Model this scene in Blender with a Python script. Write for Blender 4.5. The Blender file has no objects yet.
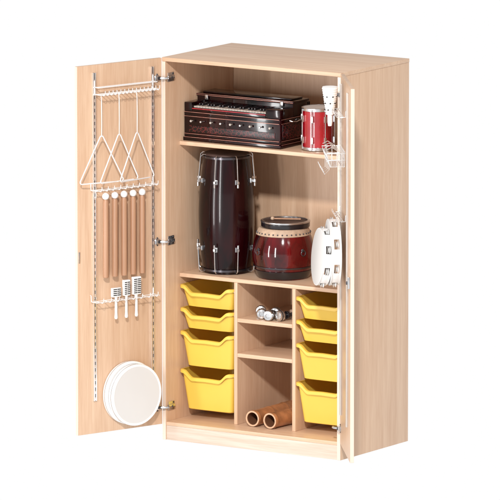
import bpy, bmesh, math, random
from mathutils import Matrix, Vector
random.seed(4)
sc = bpy.context.scene
COL = sc.collection
V = Vector
pi = math.pi

# ------------------------------------------------------------------ materials
def newmat(name):
    m = bpy.data.materials.new(name); m.use_nodes = True
    nt = m.node_tree; b = nt.nodes['Principled BSDF']
    return m, nt, b

def simple(name, col, rough=0.5, metal=0.0, coat=0.0, noise=0.06, scale=30, bump=0.0):
    m, nt, b = newmat(name)
    b.inputs['Roughness'].default_value = rough
    b.inputs['Metallic'].default_value = metal
    b.inputs['Coat Weight'].default_value = coat
    b.inputs['Coat Roughness'].default_value = 0.06
    tc = nt.nodes.new('ShaderNodeTexCoord')
    n = nt.nodes.new('ShaderNodeTexNoise'); n.inputs['Scale'].default_value = scale
    n.inputs['Detail'].default_value = 4
    nt.links.new(tc.outputs['Object'], n.inputs['Vector'])
    r = nt.nodes.new('ShaderNodeValToRGB')
    r.color_ramp.elements[0].position = 0.3; r.color_ramp.elements[1].position = 0.7
    r.color_ramp.elements[0].color = (*[max(0, c*(1-noise)) for c in col], 1)
    r.color_ramp.elements[1].color = (*[min(1, c*(1+noise)) for c in col], 1)
    nt.links.new(n.outputs['Fac'], r.inputs['Fac'])
    nt.links.new(r.outputs['Color'], b.inputs['Base Color'])
    mr = nt.nodes.new('ShaderNodeMapRange')
    mr.inputs['To Min'].default_value = max(0, rough-0.04); mr.inputs['To Max'].default_value = min(1, rough+0.04)
    nt.links.new(n.outputs['Fac'], mr.inputs['Value']); nt.links.new(mr.outputs['Result'], b.inputs['Roughness'])
    if bump:
        bp = nt.nodes.new('ShaderNodeBump'); bp.inputs['Strength'].default_value = bump
        bp.inputs['Distance'].default_value = 0.002
        nt.links.new(n.outputs['Fac'], bp.inputs['Height']); nt.links.new(bp.outputs['Normal'], b.inputs['Normal'])
    return m

def wood(name, axis, base, var=0.10, rough=0.36, fine=1.0):
    m, nt, b = newmat(name)
    tc = nt.nodes.new('ShaderNodeTexCoord')
    oi = nt.nodes.new('ShaderNodeObjectInfo')
    ad = nt.nodes.new('ShaderNodeVectorMath'); ad.operation = 'ADD'
    ml = nt.nodes.new('ShaderNodeMath'); ml.operation = 'MULTIPLY'; ml.inputs[1].default_value = 13.0
    nt.links.new(oi.outputs['Random'], ml.inputs[0])
    nt.links.new(tc.outputs['Object'], ad.inputs[0]); nt.links.new(ml.outputs[0], ad.inputs[1])
    mp = nt.nodes.new('ShaderNodeMapping')
    s = [24.0*fine]*3; s['xyz'.index(axis)] = 1.1*fine
    mp.inputs['Scale'].default_value = s
    nt.links.new(ad.outputs[0], mp.inputs['Vector'])
    n1 = nt.nodes.new('ShaderNodeTexNoise'); n1.inputs['Scale'].default_value = 1.0
    n1.inputs['Detail'].default_value = 6; n1.inputs['Distortion'].default_value = 0.9
    nt.links.new(mp.outputs['Vector'], n1.inputs['Vector'])
    mp2 = nt.nodes.new('ShaderNodeMapping')
    s2 = [230.0]*3; s2['xyz'.index(axis)] = 9.0
    mp2.inputs['Scale'].default_value = s2
    nt.links.new(ad.outputs[0], mp2.inputs['Vector'])
    n2 = nt.nodes.new('ShaderNodeTexNoise'); n2.inputs['Scale'].default_value = 1.0
    n2.inputs['Detail'].default_value = 3
    nt.links.new(mp2.outputs['Vector'], n2.inputs['Vector'])
    mx = nt.nodes.new('ShaderNodeMix'); mx.data_type = 'FLOAT'; mx.inputs['Factor'].default_value = 0.4
    nt.links.new(n1.outputs['Fac'], mx.inputs['A']); nt.links.new(n2.outputs['Fac'], mx.inputs['B'])
    r = nt.nodes.new('ShaderNodeValToRGB')
    r.color_ramp.elements[0].position = 0.33; r.color_ramp.elements[1].position = 0.66
    r.color_ramp.elements[0].color = (base[0]*(1-var), base[1]*(1-var*1.6), base[2]*(1-var*2.0), 1)
    r.color_ramp.elements[1].color = (min(1, base[0]*(1+var*.5)), base[1]*(1+var*.6), base[2]*(1+var*.7), 1)
    nt.links.new(mx.outputs['Result'], r.inputs['Fac'])
    nt.links.new(r.outputs['Color'], b.inputs['Base Color'])
    b.inputs['Roughness'].default_value = rough
    bp = nt.nodes.new('ShaderNodeBump'); bp.inputs['Strength'].default_value = 0.08
    bp.inputs['Distance'].default_value = 0.001
    nt.links.new(n2.outputs['Fac'], bp.inputs['Height']); nt.links.new(bp.outputs['Normal'], b.inputs['Normal'])
    return m

BE = (0.650, 0.448, 0.303)
woodV = wood('beech_vertical', 'z', BE, .13)
woodX = wood('beech_horizontal', 'x', BE, .13)
edgeB = wood('edge_band', 'z', (0.72, 0.59, 0.49), 0.03, .3)
plinthM = wood('plinth_wood', 'x', (0.62, 0.51, 0.42), 0.14, 0.3)
stickM = wood('stick_wood', 'z', (0.44, 0.245, 0.145), 0.14, 0.4)
tubeEnd = simple('bamboo_cut_end', (0.60, 0.37, 0.23), 0.6, noise=0.12, scale=120)
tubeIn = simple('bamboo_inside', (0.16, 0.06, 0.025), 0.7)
chrome = simple('chrome_wire', (0.92, 0.92, 0.92), 0.3, 0.35, noise=0.02)
chromeR = simple('satin_wire', (0.80, 0.79, 0.78), 0.3, 0.6, noise=0.03)
polished = simple('polished_strip', (0.94, 0.94, 0.94), 0.045, 0.92, noise=0.02)
satin = simple('satin_strip', (0.70, 0.66, 0.62), 0.3, 0.7, noise=0.02)
steel = simple('brushed_steel', (0.66, 0.66, 0.67), 0.22, 0.95, noise=0.1)
rodM = simple('dark_rod', (0.10, 0.09, 0.10), 0.22, 0.9, noise=0.1)
darksteel = simple('dark_steel', (0.10, 0.10, 0.11), 0.35, 0.8, noise=0.2)
whiteP = simple('white_plastic', (0.86, 0.85, 0.84), 0.35, noise=0.02)
offw = simple('drum_skin', (0.66, 0.645, 0.63), 0.5, noise=0.012, scale=8, bump=0.03)
cream = simple('cream_hide', (0.47, 0.33, 0.23), 0.55, noise=0.18, scale=40, bump=0.2)
darkhide = simple('dark_hide', (0.06, 0.035, 0.03), 0.5, noise=0.3, scale=30, bump=0.2)
black = simple('black_paint', (0.010, 0.008, 0.010), 0.2, coat=0.3, noise=0.2)
blackm = simple('black_slot', (0.015, 0.015, 0.015), 0.7)
greyslot = simple('slot_shadow', (0.07, 0.06, 0.055), 0.6)
redP = simple('red_lacquer', (0.36, 0.006, 0.014), 0.18, coat=0.8, noise=0.2, scale=12)
ivory = simple('ivory_keys', (0.46, 0.40, 0.35), 0.3, noise=0.10)
trimM = simple('pale_trim_line', (0.48, 0.22, 0.17), 0.25, 0.5, noise=0.1)

yellow = simple('yellow_plastic', (0.85, 0.58, 0.09), 0.33, noise=0.02, scale=6)
_nt = yellow.node_tree
_b = _nt.nodes['Principled BSDF']
_tr = _nt.nodes.new('ShaderNodeBsdfTranslucent'); _tr.inputs['Color'].default_value = (.95, .52, .10, 1)
_mx = _nt.nodes.new('ShaderNodeMixShader'); _mx.inputs['Fac'].default_value = .14
_out = [n for n in _nt.nodes if n.type == 'OUTPUT_MATERIAL'][0]
_nt.links.new(_b.outputs['BSDF'], _mx.inputs[1]); _nt.links.new(_tr.outputs['BSDF'], _mx.inputs[2])
_nt.links.new(_mx.outputs['Shader'], _out.inputs['Surface'])

def sheen(name, c1, c2, rough, coat=.8):
    m, nt, b = newmat(name)
    tc = nt.nodes.new('ShaderNodeTexCoord')
    mp = nt.nodes.new('ShaderNodeMapping'); mp.inputs['Scale'].default_value = (9, 9, 1.5)
    nt.links.new(tc.outputs['Object'], mp.inputs['Vector'])
    n = nt.nodes.new('ShaderNodeTexNoise'); n.inputs['Scale'].default_value = 1.6; n.inputs['Detail'].default_value = 7
    n.inputs['Distortion'].default_value = 1.2
    nt.links.new(mp.outputs['Vector'], n.inputs['Vector'])
    r = nt.nodes.new('ShaderNodeValToRGB')
    r.color_ramp.elements[0].position = 0.35; r.color_ramp.elements[1].position = 0.75
    r.color_ramp.elements[0].color = (*c1, 1); r.color_ramp.elements[1].color = (*c2, 1)
    nt.links.new(n.outputs['Fac'], r.inputs['Fac']); nt.links.new(r.outputs['Color'], b.inputs['Base Color'])
    b.inputs['Roughness'].default_value = rough
    b.inputs['Coat Weight'].default_value = coat; b.inputs['Coat Roughness'].default_value = 0.05
    b.inputs['Specular IOR Level'].default_value = .2
    return m
blackDrum = sheen('black_drum_lacquer', (0.0025, 0.0005, 0.001), (0.022, 0.001, 0.002), 0.2, .28)
redDrum = sheen('red_drum_lacquer', (0.018, 0.0003, 0.0006), (0.15, 0.002, 0.004), 0.12, .85)
harmM = sheen('harmonium_lacquer', (0.0015, 0.0005, 0.0005), (0.020, 0.001, 0.0015), 0.15, .40)

def fretwork(name):
    m, nt, b = newmat(name)
    tc = nt.nodes.new('ShaderNodeTexCoord')
    v = nt.nodes.new('ShaderNodeTexVoronoi'); v.inputs['Scale'].default_value = 60
    v.feature = 'DISTANCE_TO_EDGE'
    nt.links.new(tc.outputs['Object'], v.inputs['Vector'])
    r = nt.nodes.new('ShaderNodeValToRGB')
    r.color_ramp.elements[0].position = 0.03; r.color_ramp.elements[1].position = 0.10
    r.color_ramp.elements[0].color = (0.10, 0.012, 0.012, 1); r.color_ramp.elements[1].color = (0.003, 0.001, 0.001, 1)
    nt.links.new(v.outputs['Distance'], r.inputs['Fac']); nt.links.new(r.outputs['Color'], b.inputs['Base Color'])
    b.inputs['Roughness'].default_value = 0.3
    return m
fretM = fretwork('harmonium_fretwork')

# ------------------------------------------------------------------ mesh builder
class B:
    def __init__(s): s.bm = bmesh.new(); s.mats = []
    def mi(s, mat):
        if mat not in s.mats: s.mats.append(mat)
        return s.mats.index(mat)
    def _merge(s, tmp, mat, M=None):
        if M is not None: bmesh.ops.transform(tmp, matrix=M, verts=tmp.verts)
        i = s.mi(mat)
        mp = [s.bm.verts.new(v.co) for v in tmp.verts]
        tmp.verts.index_update()
        for f in tmp.faces:
            nf = s.bm.faces.new([mp[v.index] for v in f.verts]); nf.material_index = i; nf.smooth = True
        tmp.free()
    def box(s, x0, x1, y0, y1, z0, z1, mat, bev=0.0015, M=None):
        t = bmesh.new()
        bmesh.ops.create_cube(t, size=1)
        for v in t.verts:
            v.co = V(((x0+x1)/2+v.co.x*(x1-x0), (y0+y1)/2+v.co.y*(y1-y0), (z0+z1)/2+v.co.z*(z1-z0)))
        if bev: bmesh.ops.bevel(t, geom=list(t.edges), offset=bev, segments=2, profile=0.6, affect='EDGES')
        s._merge(t, mat, M); return s
    def lathe(s, prof, mat, seg=48, M=None, closed=False):
        t = bmesh.new(); rings = []
        for r, z in prof:
            if r < 1e-6: rings.append([t.verts.new((0, 0, z))])
            else: rings.append([t.verts.new((r*math.cos(2*pi*k/seg), r*math.sin(2*pi*k/seg), z)) for k in range(seg)])
        pairs = list(zip(rings, rings[1:]))
        if closed: pairs.append((rings[-1], rings[0]))
        for a, b in pairs:
            for k in range(seg):
                k2 = (k+1) % seg
                if len(a) == 1 and len(b) == 1: continue
                if len(a) == 1: t.faces.new((a[0], b[k2], b[k]))
                elif len(b) == 1: t.faces.new((a[k], a[k2], b[0]))
                else: t.faces.new((a[k], a[k2], b[k2], b[k]))
        bmesh.ops.recalc_face_normals(t, faces=t.faces)
        s._merge(t, mat, M); return s
    def cyl(s, r, z0, z1, mat, seg=24, M=None, bev=0.001):
        return s.lathe([(0, z0), (r-bev, z0), (r, z0+bev), (r, z1-bev), (r-bev, z1), (0, z1)], mat, seg, M)
    def ball(s, c, r, mat, seg=24, M=None, sz=1.0):
        n = 12
        T = Matrix.Translation(V(c))
        return s.lathe([(r*math.sin(pi*k/n), -r*sz*math.cos(pi*k/n)) if 0 < k < n else (0, -r*sz*math.cos(pi*k/n)) for k in range(n+1)], mat, seg, (M @ T) if M is not None else T)
    def tube(s, pts, r, mat, seg=8, closed=False, M=None):
        pts = [V(p) for p in pts]; t = bmesh.new(); n = len(pts); rings = []
        ref = None
        for i, p in enumerate(pts):
            a = pts[(i-1) % n] if (closed or i > 0) else p
            c = pts[(i+1) % n] if (closed or i < n-1) else p
            d = (c-a).normalized()
            if ref is None:
                ref = d.orthogonal().normalized()
            ref = (ref - d*ref.dot(d)).normalized()
            q = d.cross(ref)
            rings.append([t.verts.new(p + (ref*math.cos(2*pi*k/seg)+q*math.sin(2*pi*k/seg))*r) for k in range(seg)])
        prs = list(zip(rings, rings[1:]))
        for a, b in prs:
            for k in range(seg):
                t.faces.new((a[k], a[(k+1) % seg], b[(k+1) % seg], b[k]))
        if closed:
            a, b = rings[-1], rings[0]
            off = min(range(seg), key=lambda o: (a[0].co-b[o].co).length)
            for k in range(seg):
                t.faces.new((a[k], a[(k+1) % seg], b[(k+1+off) % seg], b[(k+off) % seg]))
        else:
            t.faces.new(rings[0][::-1]); t.faces.new(rings[-1])
        bmesh.ops.recalc_face_normals(t, faces=t.faces)
        s._merge(t, mat, M); return s
    def done(s, name, parent=None, M=None, ang=35):
        me = bpy.data.meshes.new(name)
        s.bm.to_mesh(me); s.bm.free()
        for m in s.mats: me.materials.append(m)
        me.set_sharp_from_angle(angle=math.radians(ang))
        o = bpy.data.objects.new(name, me); COL.objects.link(o)
        if parent: o.parent = parent
        if M is not None: o.matrix_basis = M
        return o

def empty(name, M, label, cat, group=None):
    o = bpy.data.objects.new(name, None); COL.objects.link(o)
    o.empty_display_size = 0.05
    o.matrix_basis = M; tag(o, label, cat, group); return o
def tag(o, label, cat, group=None):
    o['label'] = label; o['category'] = cat
    if group: o['group'] = group
T = lambda x, y, z: Matrix.Translation((x, y, z))
R = lambda a, ax: Matrix.Rotation(math.radians(a), 4, ax)

# ------------------------------------------------------------------ cabinet
W, D, H, t = 1.037, 0.62, 1.90, 0.019
ZB, ZM, ZU = .090, .816, 1.472
cab = empty('storage_cabinet', Matrix.Identity(4),
            'tall light beech music storage cabinet with both doors swung open', 'cabinet')
def front_band(bb, x0, x1, y, z0, z1):
    bb.box(x0, x1, y-.0012, y-.0002, z0, z1, edgeB, 0)
bb = B().box(0, t, 0.0, D, 0.0, H-t-.0005, woodV); front_band(bb, .0005, t-.0005, 0, .001, H-t-.002); bb.done('side_panel', cab)
bb = B().box(W-t, W, 0.0, D, 0.0, H-t-.0005, woodV); front_band(bb, W-t+.0005, W-.0005, 0, .001, H-t-.002); bb.done('side_panel', cab)
B().box(-.001, W+.001, -0.001, D+.001, H-t, H, woodX).done('top_panel', cab)
B().box(t+.0005, W-t-.0005, D-0.012, D-.002, 0.03, H-t-.0005, woodV).done('back_panel', cab)
B().box(t+.0005, W-t-.0005, 0.002, D-.013, ZB-.018, ZB, woodX).done('bottom_panel', cab)
B().box(t+.0005, W-t-.0005, 0.004, 0.022, 0.0, ZB-.0185, plinthM).done('plinth', cab)
SY = 0.124
def shelf(x0, x1, z, y0=SY):
    bb = B().box(x0+.0005, x1-.0005, y0, D-.0125, z-t, z, woodX)
    return bb.done('shelf', cab)
shelf(t, W-t, ZU); shelf(t, W-t, ZM)
for xa in (.339, .678):
    B().box(xa, xa+t, SY, D-.0125, ZB+.0005, ZM-t-.0005, woodV).done('divider', cab)
shelf(.358, .678, 0.620); shelf(.358, .678, 0.446)
tray_z = [(.758, .108), (.642, .102), (.526, .175), (.335, .200)]
for (a, b2) in ((t, .339), (.697, W-t)):
    for zt, h in tray_z:
        B().box(a+.0003, a+.009, SY+.01, D-.02, zt-.016, zt-.010, whiteP, .001).done('tray_runner', cab)
        B().box(b2-.009, b2-.0003, SY+.01, D-.02, zt-.016, zt-.010, whiteP, .001).done('tray_runner', cab)

# doors
ML = T(0, -.004, 0) @ Matrix.Rotation(math.atan2(-.948, -.318), 4, 'Z')
MR = T(W, -.004, 0) @ Matrix.Rotation(math.atan2(.790, -.613), 4, 'Z')
DW = 0.518
bb = B().box(0, DW, -t, 0, .078, H-.003, woodV)
bb.box(DW+.0002, DW+.0014, -t+.0006, -.0006, .079, H-.004, edgeB, 0)
doorL = bb.done('door', cab, ML)
bb = B().box(-DW, 0, -t, 0, .086, H-.003, woodV)
bb.box(-DW-.0014, -DW-.0002, -t+.0006, -.0006, .087, H-.004, edgeB, 0)
doorR = bb.done('door', cab, MR)

def strip(door, u, z0, z1, mt):
    bb = B()
    bb.box(u-.0095, u-.0023, .0005, .010, z0, z1, mt, .0008)
    bb.box(u+.0023, u+.0095, .0005, .010, z0, z1, mt, .0008)
    bb.box(u-.0022, u+.0022, .0005, .003, z0, z1, greyslot, 0)
    z = z0+.004
    while z < z1-.016:
        bb.box(u-.0024, u+.0024, .0032, .0095, z, z+.015, mt, .0004)
        z += .032
    return bb.done('mounting_strip', door)
strip(doorL, .420, .24, 1.86, polished); strip(doorL, .062, .24, 1.86, polished)
strip(doorR, -.40, .24, 1.86, satin); strip(doorR, -.08, .24, 1.86, satin)

def hinge(door, sgn, z):
    bb = B()
    Mc = T(sgn*.030, 0.0, z) @ R(-90, 'X')
    bb.cyl(.0175, .0003, .003, steel, 24, Mc)
    bb.box(sgn*.030-.010, sgn*.030+.010, .003, .014, z-.012, z+.012, steel, .002)
    bb.tube([(sgn*.022, .012, z), (sgn*.010, .028, z), (sgn*-.008, .034, z)], .006, steel)
    bb.box(*sorted((sgn*.016, sgn*.036)), .012, .018, z-.007, z+.007, darksteel, .001)
    for dz in (-.018, .018):
        bb.cyl(.004, .0004, .004, darksteel, 12, T(sgn*.030, 0, z+dz) @ R(-90, 'X'))
    bb.done('hinge', door)
for z in (1.80, 0.99, 0.165):
    hinge(doorL, 1, z); hinge(doorR, -1, z)
    bb = B()
    bb.box(t+.0003, t+.004, .018, .070, z-.022, z+.022, steel, .001)
    bb.box(t+.004, t+.016, .006, .060, z-.008, z+.008, steel, .002)
    bb.cyl(.0045, 0, .003, darksteel, 12, T(t+.016, .035, z) @ R(90, 'Y'))
    bb.cyl(.0045, 0, .003, darksteel, 12, T(t+.004, .062, z+.015) @ R(90, 'Y'))
    bb.done('hinge_plate', cab)
bb = B(); bb.box(-DW+.008, -DW+.036, .0004, .013, .93, .985, steel, .002)
bb.cyl(.008, .013, .019, darksteel, 20, T(-DW+.022, 0, .957) @ R(-90, 'X')); bb.done('lock', doorR)
bb = B(); bb.box(DW-.012, DW-.003, .0004, .003, .93, .985, steel, .001); bb.done('lock_plate', doorL)

def rail(door, u0, u1, z, out, pr=0, r=.0024, mt=None):
    mt = mt or chrome
    bb = B()
    bb.tube([(u0, .004, z+.03), (u0, .010, z+.03), (u0, .012, z), (u0, out, z), (u1, out, z), (u1, .012, z), (u1, .010, z+.03), (u1, .004, z+.03)], r, mt)
    bb.tube([(u0, .020, z), (u1, .020, z)], r*.8, mt)
    for k in range(pr):
        u = u0+(k+.5)*(u1-u0)/pr
        bb.tube([(u, .020, z), (u, out+.012, z-.002), (u, out+.020, z+.010), (u, out+.020, z+.022)], r*.7, mt, 6)
    return bb.done('hook_rail', door)
rail(doorL, .062, .42, 1.755, .060, 15)
rail(doorL, .062, .42, 1.790, .045, 0)
rail(doorL, .062, .445, 1.285, .055, 10)
rail(doorL, .062, .445, 0.735, .060, 8)
rail(doorR, -.38, -.08, 1.74, .04, 6, .0022, chromeR)
rail(doorR, -.38, -.08, 1.235, .03, 5, .0022, chromeR)
bb = B()
zb, zt_ = 1.495, 1.562
for z, ins in ((zb, .02), ((zb+zt_)/2, .01), (zt_, 0)):
    bb.tube([(-.36+ins, .012, z), (-.36+ins, .100-ins, z), (-.10-ins, .100-ins, z), (-.10-ins, .012, z)], .0022, chromeR, 6, closed=True)
for k in range(7):
    u = -.34+k*.22/6
    bb.tube([(u, .012, zt_+.01), (u, .012, zb), (u, .080, zb), (u, .100, zt_)], .0016, chromeR, 6)
for k in range(3):
    n = .025+k*.026
    bb.tube([(-.36, n, zt_), (-.34, n, zb), (-.12, n, zb), (-.10, n, zt_)], .0016, chromeR, 6)
for k in range(4):
    u = -.33+.07*k
    bb.tube([(u, .085, zt_), (u+.035, .082, zb-.02-.006*k), (u-.01, .108, zb-.035), (u+.02, .118, zb-.01)], .0018, chromeR, 6)
    bb.tube([(u, .030, zt_), (u-.02, .075, zt_+.03), (u+.02, .095, zt_+.012)], .0018, chromeR, 6)
bb.done('wire_basket', doorR)

# ------------------------------------------------------------------ trays
def tray(cx, ztop, h, lab):
    wt, wb, dt, db = .304, .262, .44, .40
    y0 = SY-.014
    root = empty('storage_tray', T(cx, y0, ztop-h), lab, 'tray', 'yellow trays in the cabinet')
    def perim(w, d, rr, yoff, scoop):
        pts = []
        nf = 28
        for k in range(nf+1):
            x = -w/2+rr+(w-2*rr)*k/nf
            q = abs(x)/(w/2)
            s_ = 0.0
            if scoop:
                if q < .50: s_ = scoop*(1-.06*(1-q/.5))
                elif q < .88: s_ = scoop*(0.5+0.5*math.cos(pi*(q-.50)/.38))
            pts.append(V((x, yoff, -s_)))
        for cxx, cyy, a0 in ((w/2-rr, yoff+rr, -90), (w/2-rr, yoff+d-rr, 0), (-w/2+rr, yoff+d-rr, 90), (-w/2+rr, yoff+rr, 180)):
            for k in range(1, 6):
                a = math.radians(a0+90*k/6)
                pts.append(V((cxx+rr*math.cos(a), cyy+rr*math.sin(a), 0)))
        return pts
    sc_ = min(.036, h*.32)
    top = perim(wt, dt, .022, .012, sc_)
    bot = perim(wb, db, .022, .012+(dt-db)*.6, 0)
    bm = bmesh.new()
    N = len(top)
    rings = []
    for f in (0, .04, .3, .6, .9, .97):
        ring = []
        for i in range(N):
            zt2 = h + top[i].z
            ring.append(bm.verts.new(V((top[i].x*(1-f)+bot[i].x*f, top[i].y*(1-f)+bot[i].y*f, zt2*(1-f)))))
        rings.append(ring)
    ctr = V((0, .012+dt/2, 0))
    for ins, z in ((.97, .001), (.93, 0.0)):
        rings.append([bm.verts.new(V((ctr.x+(bot[i].x-ctr.x)*ins, ctr.y+(bot[i].y-ctr.y)*ins, z))) for i in range(N)])
    for a, b in zip(rings, rings[1:]):
        for i in range(N):
            bm.faces.new((a[i], a[(i+1) % N], b[(i+1) % N], b[i]))
    bm.faces.new(rings[-1])
    bmesh.ops.recalc_face_normals(bm, faces=bm.faces)
    for f in bm.faces: f.smooth = True
    me = bpy.data.meshes.new('tray_body'); bm.to_mesh(me); bm.free(); me.materials.append(yellow)
    me.set_sharp_from_angle(angle=math.radians(40))
    o = bpy.data.objects.new('tray_body', me); COL.objects.link(o); o.parent = root
    bm = bmesh.new()
    def outn(i):
        a = top[(i-1) % N]; c = top[(i+1) % N]
        d = V((c.x-a.x, c.y-a.y, 0)).normalized(); return V((d.y, -d.x, 0))
    rr = []
    for i in range(N):
        p = V((top[i].x, top[i].y, h+top[i].z)); n = outn(i)
        front = max(0, -n.y)
        wd = .0055+.0085*front
        lip = .006+.008*front
        secs = [p+n*-.003+V((0, 0, -.001)), p+n*-.0025+V((0, 0, .0025)), p+n*(wd*.8)+V((0, 0, .0025)), p+n*wd+V((0, 0, .0005)), p+n*(wd+.0008)+V((0, 0, -lip)), p+n*(wd-.002)+V((0, 0, -lip)), p+n*(wd-.003)+V((0, 0, -.001))]
        rr.append([bm.verts.new(q) for q in secs])
    S = len(rr[0])
    for i in range(N):
        for k in range(S):
            bm.faces.new((rr[i][k], rr[i][(k+1) % S], rr[(i+1) % N][(k+1) % S], rr[(i+1) % N][k]))
    bmesh.ops.recalc_face_normals(bm, faces=bm.faces)
    for f in bm.faces: f.smooth = True
    me = bpy.data.meshes.new('tray_rim'); bm.to_mesh(me); bm.free(); me.materials.append(yellow)
    me.set_sharp_from_angle(angle=math.radians(40))
    o = bpy.data.objects.new('tray_rim', me); COL.objects.link(o); o.parent = root
for cx in (.179, .8575):
    for i, (zt, h) in enumerate(tray_z):
        lab = ('shallow' if i < 2 else 'deep')+' yellow plastic tray with scooped front in cabinet column'
        tray(cx, zt, h, lab)

# ------------------------------------------------------------------ harmonium
hx, hy, hz = .024, .160, ZU+.0005
hm = empty('harmonium', T(hx, hy, hz), 'glossy black and red harmonium with ivory keys on upper shelf', 'harmonium')
hw, hd = .560, .245
bb = B()
bb.box(-.004, hw+.006, -.006, hd+.006, 0, .018, harmM, .003)
bb.box(0, hw, 0, hd, .0182, .145, harmM, .002)
bb.box(0, .045, 0, .115, .1452, .190, harmM, .003)
bb.box(hw-.085, hw, 0, .115, .1452, .190, harmM, .003)
bb.box(.0455, hw-.0855, 0, .010, .1452, .166, harmM, .002)
bb.box(0, hw, .1155, hd, .1452, .208, harmM, .003)
for z in (.030, .128):
    bb.box(.004, hw-.004, -.005, -.0003, z-.003, z+.003, harmM, .0015)
bb.done('case', hm)
bb = B()
for z in (.0185, .036, .122, .143):
    bb.box(.002, hw-.002, -.0068, -.0055, z-.001, z+.001, trimM, 0)
    bb.box(hw+.0062, hw+.0070, .004, hd-.004, z-.001, z+.001, trimM, 0)
bb.box(.046, hw-.086, -.0012, -.0002, .159, .1630, redP, 0)
bb.done('trim', hm)
bb = B(); bb.box(.03, hw-.03, -.003, -.0003, .045, .076, fretM, .0008)
bb.box(hw+.0003, hw+.003, .02, hd-.02, .042, .116, fretM, .0008); bb.done('fretwork_panel', hm)
bb = B()
nk = 25; kw = (hw-.135)/nk
for k in range(nk):
    bb.box(.048+k*kw, .048+k*kw+kw-.0014, .0115, .110, .150, .172, ivory, .001)
bb.done('white_keys', hm)
bb = B()
for k in range(nk-1):
    if k % 7 in (0, 1, 3, 4, 5):
        x = .048+(k+1)*kw
        bb.box(x-.0045, x+.0037, .036, .110, .1723, .184, black, .0015)
bb.done('black_keys', hm)
bb = B()
bb.box(-.004, hw+.006, .112, hd+.008, .2085, .221, harmM, .003)
bb.box(.02, hw-.02, .135, hd-.01, .2212, .230, harmM, .003)
bb.box(-.002, hw+.002, .1104, .1116, .2115, .2135, trimM, 0)
bb.box(-.001, hw+.001, .1104, .1116, .2185, .2200, trimM, 0)
bb.done('lid', hm)
for k in range(9):
    x = .05+k*(hw-.10)/8
    bb = B(); M = T(x, -.0005, .100) @ R(90, 'X')
    bb.lathe([(0, 0), (.0025, 0), (.0025, .012), (.005, .014), (.006, .018), (.0045, .021), (0, .0215)], ivory if k % 2 == 0 else steel, 16, M)
    bb.done('stop_knob', hm)
bb = B()
for k in range(7):
    y = hd+.001+k*.007
    bb.box(.015+.002*(k % 2), hw-.015-.002*(k % 2), y, y+.0062, .025+.002*(k % 2), .200-.002*(k % 2), harmM, .002)
bb.done('bellows', hm)
x0 = hw+.0035
bb = B(); bb.tube([(x0, .08, .130), (x0+.012, .085, .127), (x0+.016, .12, .123), (x0+.012, .155, .127), (x0, .16, .130)], .003, steel); bb.done('handle', hm)
for x in (.06, hw-.06):
    bb = B(); bb.box(x-.008, x+.008, .1045, .1100, .192, .216, steel, .001); bb.done('clasp', hm)

# ------------------------------------------------------------------ drums
def lug_set(root, prof_r, n, z_a, rimz, rimr, ph=0.0, so=.023):
    for k in range(n):
        a = 2*pi*k/n+ph
        M = Matrix.Rotation(a, 4, 'Z')
        bb = B()
        r1 = prof_r(z_a)
        bb.box(r1-.002, r1+.006, -.008, .008, z_a-.012, z_a+.012, steel, .002, M)
        bb.box(r1+.004, r1+so+.005, -.0055, .0055, z_a-.007, z_a+.007, steel, .002, M)
        dz = 1 if rimz > z_a else -1
        bb.tube([(r1+so, 0, z_a-.02*dz), (rimr+so+.002, 0, rimz-.026*dz), (rimr+so, 0, rimz-.006*dz), (rimr+.010, 0, rimz+.004*dz), (rimr-.006, 0, rimz+.003*dz)], .0026, steel, 8, False, M)
        bb.cyl(.0050, z_a-.026 if dz > 0 else z_a+.008, z_a-.008 if dz > 0 else z_a+.026, steel, 10, M @ T(r1+so, 0, 0))
        bb.done('tuning_lug', root)
bdH = .588
def bR(z):
    q = z/bdH
    return .111+.027*math.sin(pi*min(1, max(0, q*.96+.04)))**.9
td = empty('barrel_drum', T(.186, .290, ZM+.0005), 'tall black lacquered drum with chrome tuning lugs beside squat drum', 'drum')
bb = B()
pr = [(0, .02), (bR(0)-.012, .02), (bR(0)-.012, 0.0), (bR(0), 0.0)]+[(bR(bdH*k/24), bdH*k/24) for k in range(1, 25)]+[(bR(bdH)-.010, bdH), (0, bdH)]
bb.lathe(pr, blackDrum, 64); bb.done('shell', td)
bb = B(); r = bR(bdH)+.003
bb.lathe([(0, bdH+.006), (r-.010, bdH+.006), (r-.004, bdH+.003), (r, bdH-.004)], darkhide, 64); bb.done('drum_skin', td)
for z in (bdH-.012, .018):
    bb = B(); rr_ = bR(z)+.003
    bb.lathe([(rr_-.002, z-.006), (rr_+.006, z-.005), (rr_+.006, z+.005), (rr_-.002, z+.006)], rodM, 64, None, True); bb.done('hoop', td)
lug_set(td, bR, 8, .46, bdH-.004, bR(bdH)+.004, ph=.18)
lug_set(td, bR, 8, .125, .012, bR(0.02)+.004, ph=.18)

rdH = .240
def rR(z): return .122+.032*math.sin(pi*z/rdH)
rd = empty('barrel_drum', T(.514, .300, ZM+.0005), 'squat glossy dark crimson barrel drum with cream tacked hide rim', 'drum')
bb = B()
bb.lathe([(0, .015), (.100, .015), (.100, 0), (rR(0), 0)]+[(rR(rdH*k/20), rdH*k/20) for k in range(1, 21)]+[(0, rdH)], redDrum, 64); bb.done('shell', rd)
bb = B()
bb.lathe([(rR(rdH-.026)+.0005, rdH-.026), (rR(rdH-.026)+.003, rdH-.024), (rR(rdH-.012)+.003, rdH-.012), (rR(rdH)+.003, rdH+.002), (rR(rdH)-.004, rdH+.009), (.102, rdH+.010)], cream, 64)
bb.lathe([(.102, rdH+.010), (.06, rdH+.010), (0, rdH+.010)], blackm, 64)
for k in range(36):
    a = 2*pi*k/36
    z = rdH-.014; r_ = rR(z)+.004
    bb.ball((r_*math.cos(a), r_*math.sin(a), z), .0040, darksteel, 10)
bb.done('drum_skin', rd)
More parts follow.
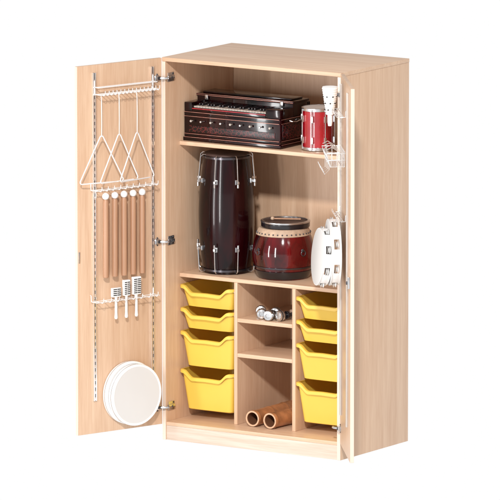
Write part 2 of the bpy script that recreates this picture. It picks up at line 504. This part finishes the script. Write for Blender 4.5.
bb = B(); bb.lathe([(rR(.004)-.001, .004), (rR(.004)+.003, .005), (rR(.02)+.004, .020), (rR(.042)+.004, .042), (rR(.044)-.001, .044)], black, 64, None, True); bb.done('hoop', rd)
bb = B(); bb.lathe([(rR(.058)-.001, .056), (rR(.058)+.003, .057), (rR(.064)+.003, .064), (rR(.065)-.001, .065)], rodM, 64, None, True); bb.done('hoop', rd)
for a in (205, 250, 340):
    M = R(a, 'Z') @ T(rR(.15), 0, .15)
    bb = B(); bb.cyl(.008, 0, .006, darksteel, 16, M @ R(90, 'Y'))
    bb.tube([(.009, .013*math.sin(2*pi*k/20), -.013+.013*math.cos(2*pi*k/20)) for k in range(20)], .0020, darksteel, 8, True, M); bb.done('ring_handle', rd)
fd = empty('hand_drum', T(.520, .308, ZM+rdH+.011), 'shallow dark hand drum with metal ring lying on red drum', 'hand drum')
bb = B(); bb.lathe([(.104, 0), (.118, .0), (.120, .004), (.120, .022), (.116, .023), (.108, .022), (.108, .004)], black, 56, None, True); bb.done('frame', fd)
bb = B(); bb.lathe([(0, .0275), (.1075, .0275), (.1075, .0255), (0, .0255)], darkhide, 56); bb.done('drum_skin', fd)
bb = B(); bb.lathe([(.1085, .0235), (.1205, .0235), (.122, .026), (.122, .031), (.117, .033), (.1085, .032)], steel, 56, None, True)
bb.done('hoop', fd)
bb = B(); bb.tube([(-.05, -.03, .0375), (0, -.005, .0375), (.07, .03, .0375)], .0040, stickM, 10); bb.ball((-.055, -.032, .0385), .010, cream); bb.done('beater', fd)

sd = empty('small_drum', T(.742, .258, ZU+.0005), 'small crimson drum with thin steel hoops on the upper shelf', 'drum')
sr, sh = .076, .208
bb = B(); bb.lathe([(0, .004), (sr-.004, .004), (sr, .006), (sr, sh-.004), (sr-.004, sh-.002), (0, sh-.002)], redP, 48); bb.done('shell', sd)
bb = B(); bb.lathe([(0, sh), (sr-.003, sh), (sr+.001, sh-.004)], offw, 48); bb.done('drum_skin', sd)
for z in (.010, sh-.006):
    bb = B(); bb.lathe([(sr+.0005, z-.008), (sr+.006, z-.007), (sr+.006, z+.007), (sr+.0005, z+.008)], steel, 48, None, True); bb.done('hoop', sd)
for k in range(8):
    M = Matrix.Rotation(2*pi*k/8+.2, 4, 'Z')
    bb = B(); bb.tube([(sr+.009, 0, .008), (sr+.009, 0, sh-.004)], .0021, steel, 8, False, M)
    bb.box(sr, sr+.012, -.006, .006, sh-.068, sh-.036, steel, .002, M)
    bb.box(sr, sr+.012, -.006, .006, .036, .068, steel, .002, M)
    bb.done('tension_rod', sd)

# ------------------------------------------------------------------ bells
def bellshaker(x, y, ang, lab):
    r0 = empty('jingle_bell_shaker', T(x, y, .6205) @ R(ang, 'Z'), lab, 'bells', 'bell shakers on the small shelf')
    bb = B(); bb.cyl(.020, -.006, .006, black, 20, T(0, 0, .0265) @ R(90, 'X'))
    bb.tube([(0, -.035, .0265), (0, .035, .0265)], .010, black, 14); bb.done('grip', r0)
    for sgn in (-1, 1):
        bb = B()
        Mb = T(0, sgn*.022, .0265) @ R(-90*sgn, 'X')
        bb.lathe([(0, 0), (.012, .001), (.0245, .006), (.026, .012), (.026, .030), (.022, .036), (.012, .038), (.010, .034), (0, .034)], steel, 28, Mb)
        bb.lathe([(.0262, .018), (.0268, .019), (.0268, .023), (.0262, .024)], blackm, 28, Mb, True)
        bb.done('bell', r0)
bellshaker(.445, .205, 35, 'silver cylinder bell shaker on the small wooden shelf')
bellshaker(.520, .190, 10, 'silver cylinder bell shaker on the small wooden shelf')
bellshaker(.595, .205, -20, 'silver cylinder bell shaker on the small wooden shelf')

bam = simple('bamboo_shell', (.42, .17, .065), .35, noise=.35, scale=18, coat=.3)
for i, (x, y, a) in enumerate(((.455, .112, 0), (.560, .106, -4))):
    L = .36
    r0 = empty('wooden_tube', T(x, y, ZB+.0005), 'hollow reddish brown bamboo tube lying in bottom compartment', 'tube', 'bamboo tubes in the bottom compartment')
    Ml = T(0, 0, .0415) @ R(a, 'Z') @ R(-90, 'X')
    bb = B()
    prof = []
    for k in range(49):
        z = L*k/48
        rr_ = .038+.003*max(0, 1-abs(((z+.05) % .13)-.065)/.010)
        prof.append((rr_, z))
    bb.lathe([(.0375, 0.0005)]+prof[1:], bam, 40, Ml); bb.done('tube_wall', r0)
    bb = B(); bb.lathe([(.0385, 0), (.0385, -.002), (.031, -.002), (.031, .002)], tubeEnd, 40, Ml)
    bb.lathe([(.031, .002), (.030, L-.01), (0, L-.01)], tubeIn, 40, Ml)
    bb.lathe([(.0378, L), (0, L)], tubeEnd, 40, Ml); bb.done('tube_end', r0)

# ------------------------------------------------------------------ left door items
for i, u in enumerate((.412, .312, .210)):
    n = .055+.010*i
    r0 = empty('triangle_instrument', ML @ T(u, n, 1.325), 'pale steel triangle hanging on a cord from the door rail', 'triangle', 'triangles hanging on the door')
    hh, ww = .232, .122
    pts = [(-ww+.03, 0, 0), (ww-.012, 0, 0)]
    for k in range(5):
        a = math.radians(-90+120*k/4); pts.append((ww-.012+.010*math.cos(a), 0, .010+.010*math.sin(a)))
    for k in range(5):
        a = math.radians(30+120*k/4); pts.append((0+.010*math.cos(a), 0, hh-.012+.010*math.sin(a)))
    for k in range(4):
        a = math.radians(150+120*k/4); pts.append((-ww+.012+.010*math.cos(a), 0, .010+.010*math.sin(a)))
    bb = B(); bb.tube(pts, .0031, chrome, 12); bb.done('triangle_bar', r0, R((-8, 4, 10)[i], 'Z'))
    bb = B(); bb.tube([(0, 0, hh-.006), (0, .001, hh+.08), (0, 0, hh+.17), (0, -.004, hh+.203)], .0017, whiteP, 6); bb.done('cord', r0)
for i in range(5):
    u = .150+.056*i
    r0 = empty('mallet', ML @ T(u, .036, .850), 'wooden mallet with white ball head hanging in door rail', 'mallet', 'mallets hanging on the door')
    bb = B(); bb.lathe([(0, 0), (.012, 0), (.0145, .003), (.0145, .375), (.010, .386), (0, .386)], stickM, 20); bb.done('shaft', r0)
    bb = B(); bb.ball((0, 0, .402), .0175, whiteP); bb.done('mallet_head', r0)
for i, u in enumerate((.315, .252, .190)):
    r0 = empty('hand_shaker', ML @ T(u, .040, .640), 'white hand clapper with black slotted head on door rail', 'shaker', 'hand shakers hanging on the door')
    bb = B(); bb.lathe([(0, 0), (.006, .001), (.0085, .008), (.0065, .03), (.0065, .105), (.010, .11), (0, .11)], whiteP, 16); bb.done('handle', r0)
    bb = B(); hgt = (.045, .078, .088)[i]; wv = (.026, .019, .024)[i]
    bb.box(-wv, wv, -.009, .009, .1105, .1105+hgt, whiteP, .003)
    z = .1175
    while z < .1105+hgt-.007:
        for (xa, xb) in ((-wv+.003, -.0015), (.0015, wv-.003)):
            bb.box(xa, xb, .0088, .0102, z, z+.0045, blackm, 0)
        z += .0095
    bb.done('shaker_head', r0)
for i, (r_, n0, u, z, th) in enumerate(((.154, .004, .216, .262, .026), (.150, .034, .206, .254, .030))):
    r0 = empty('frame_drum', ML @ T(u, n0, z-r_), 'round white frame drum hung flat against the open door', 'frame drum', 'frame drums on the door')
    Mx = T(0, 0, r_) @ R(-90, 'X')
    bb = B(); bb.lathe([(r_-.008, 0), (r_, 0), (r_+.0005, th*.5), (r_, th-.003), (r_-.003, th), (r_-.008, th)], whiteP, 72, Mx, True); bb.done('frame', r0)
    bb = B(); bb.lathe([(0, th+.001), (r_-.010, th+.001)], offw, 72, Mx)
    bb.lathe([(r_-.010, th+.001), (r_-.008, th+.003), (r_-.001, th+.003), (r_+.002, th-.001), (r_+.002, th-.008), (r_, th-.008)], whiteP, 72, Mx); bb.done('drum_skin', r0)
    bb = B(); bb.lathe([(r_+.0006, th*.45), (r_+.002, th*.47), (r_+.002, th*.57), (r_+.0006, th*.6)], steel, 72, Mx, True); bb.done('hoop', r0)

# ------------------------------------------------------------------ right door items
def tambo(u, n, z, r_, tilt, yaw, lab):
    r0 = empty('tambourine', MR @ T(-u, n, z) @ R(yaw, 'Z') @ R(tilt, 'X') @ T(0, 0, -r_), lab, 'tambourine', 'tambourines hanging on the door')
    Mx = T(0, 0, r_) @ R(-90, 'X'); th = .046
    bb = B()
    for (a, b) in ((0, .010), (th-.010, th)):
        bb.lathe([(r_-.005, a), (r_, a), (r_, b), (r_-.005, b)], whiteP, 64, Mx, True)
    for k in range(8):
        for j in (-1, 0, 1):
            bb.box(r_-.005, r_-.0006, -.0125, .0125, .010, th-.010, whiteP, .001, Mx @ Matrix.Rotation(2*pi*k/8+j*.155, 4, 'Z'))
    bb.done('frame', r0)
    bb = B(); bb.lathe([(0, th+.001), (r_-.004, th+.001), (r_+.001, th-.002), (r_+.001, th-.005)], offw, 64, Mx); bb.done('drum_skin', r0)
    for k in range(8):
        Mk = Mx @ Matrix.Rotation(2*pi*(k+.5)/8, 4, 'Z') @ T(r_-.003, 0, th/2)
        bb = B()
        bb.lathe([(0, .0005), (.012, .001), (.017, .005), (.0175, .006), (0, .0045)], chromeR, 20, Mk)
        bb.lathe([(0, -.0005), (.012, -.001), (.017, -.005), (.0175, -.006), (0, -.0045)], chromeR, 20, Mk)
        bb.done('jingle', r0)
tambo(.23, .034, 1.065, .160, 0, 2, 'large white tambourine with steel jingles hanging on door')
tambo(.225, .086, 1.040, .138, 5, 7, 'smaller white tambourine with steel jingles tilted on the door')

r0 = empty('cone_shaker', MR @ T(-.16, .066, 1.668), 'white ribbed cone shaker standing in the door rail', 'shaker')
bb = B()
pf = [(0, 0), (.009, 0), (.012, .02), (.012, .055)]
for k in range(12):
    z = .055+k*.011; r_ = .018+.0017*k
    pf += [(r_, z), (r_+.0025, z+.004), (r_+.0025, z+.007), (r_+.0005, z+.0095)]
pf += [(.037, .190), (0, .187)]
bb.lathe(pf, whiteP, 32)
for k in range(7):
    for j in range(3):
        M = Matrix.Rotation(2*pi*k/7+j*.4, 4, 'Z') @ T(.0250+.0036*j, 0, .080+.032*j) @ R(90, 'Y')
        bb.cyl(.0035, -.002, .0033, blackm, 10, M)
bb.done('shaker_body', r0)

# ------------------------------------------------------------------ white floor, given its own glow so it stays white and shadowless
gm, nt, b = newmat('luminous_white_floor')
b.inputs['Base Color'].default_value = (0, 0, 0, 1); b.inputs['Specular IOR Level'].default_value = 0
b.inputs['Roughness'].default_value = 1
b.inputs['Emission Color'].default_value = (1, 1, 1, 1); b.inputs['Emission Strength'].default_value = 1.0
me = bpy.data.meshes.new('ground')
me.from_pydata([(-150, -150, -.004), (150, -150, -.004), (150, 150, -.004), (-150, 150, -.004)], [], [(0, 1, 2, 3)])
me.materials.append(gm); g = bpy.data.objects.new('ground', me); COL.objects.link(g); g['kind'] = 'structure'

# ------------------------------------------------------------------ world, lights, camera
w = bpy.data.worlds.new('World'); sc.world = w; w.use_nodes = True
nt = w.node_tree; bg = nt.nodes['Background']
tc = nt.nodes.new('ShaderNodeTexCoord'); sx = nt.nodes.new('ShaderNodeSeparateXYZ')
nt.links.new(tc.outputs['Generated'], sx.inputs['Vector'])
r = nt.nodes.new('ShaderNodeValToRGB')
r.color_ramp.elements[0].position = 0.0; r.color_ramp.elements[0].color = (.44, .44, .45, 1)
r.color_ramp.elements[1].position = .9; r.color_ramp.elements[1].color = (1, 1, 1, 1)
e = r.color_ramp.elements.new(.35); e.color = (.48, .48, .49, 1)
nt.links.new(sx.outputs['Z'], r.inputs['Fac']); nt.links.new(r.outputs['Color'], bg.inputs['Color'])
bg.inputs['Strength'].default_value = 1.0
sl = bpy.data.lights.new('sun', 'SUN'); sl.energy = 2.3; sl.angle = math.radians(3); sl.color = (1, .985, .965)
so = bpy.data.objects.new('sun', sl); COL.objects.link(so)
so.rotation_euler = V((.46, -.80, .50)).to_track_quat('Z', 'Y').to_euler()
for nm, loc, pw in (('added_highlight_strip', (-1.5, -4.4, 1.3), 60), ('added_highlight_strip', (.75, -5.2, 1.3), 80)):  # unseen strip lights, added to put vertical highlights on the drums
    al = bpy.data.lights.new(nm, 'AREA'); al.shape = 'RECTANGLE'; al.size = .28; al.size_y = 2.4; al.energy = pw
    ao = bpy.data.objects.new(nm, al); COL.objects.link(ao); ao.location = loc
    ao.rotation_euler = (V(loc)-V((.5, .3, 1.1))).to_track_quat('Z', 'Y').to_euler()

th_, el = math.radians(33.1), math.radians(9.2)
tgt = V((.5130, 0, .990)); dist = 40
dv = V((math.sin(th_)*math.cos(el), -math.cos(th_)*math.cos(el), math.sin(el)))
cd = bpy.data.cameras.new('camera'); cd.sensor_width = 36; cd.lens = 36*dist/(500/205.2)
cd.clip_end = 500; cd.clip_start = 1
co = bpy.data.objects.new('camera', cd); COL.objects.link(co)
co.location = tgt+dv*dist; co.rotation_euler = dv.to_track_quat('Z', 'Y').to_euler()
sc.camera = co
sc.view_settings.view_transform = 'Standard'; sc.view_settings.look = 'None'; sc.view_settings.exposure = 0
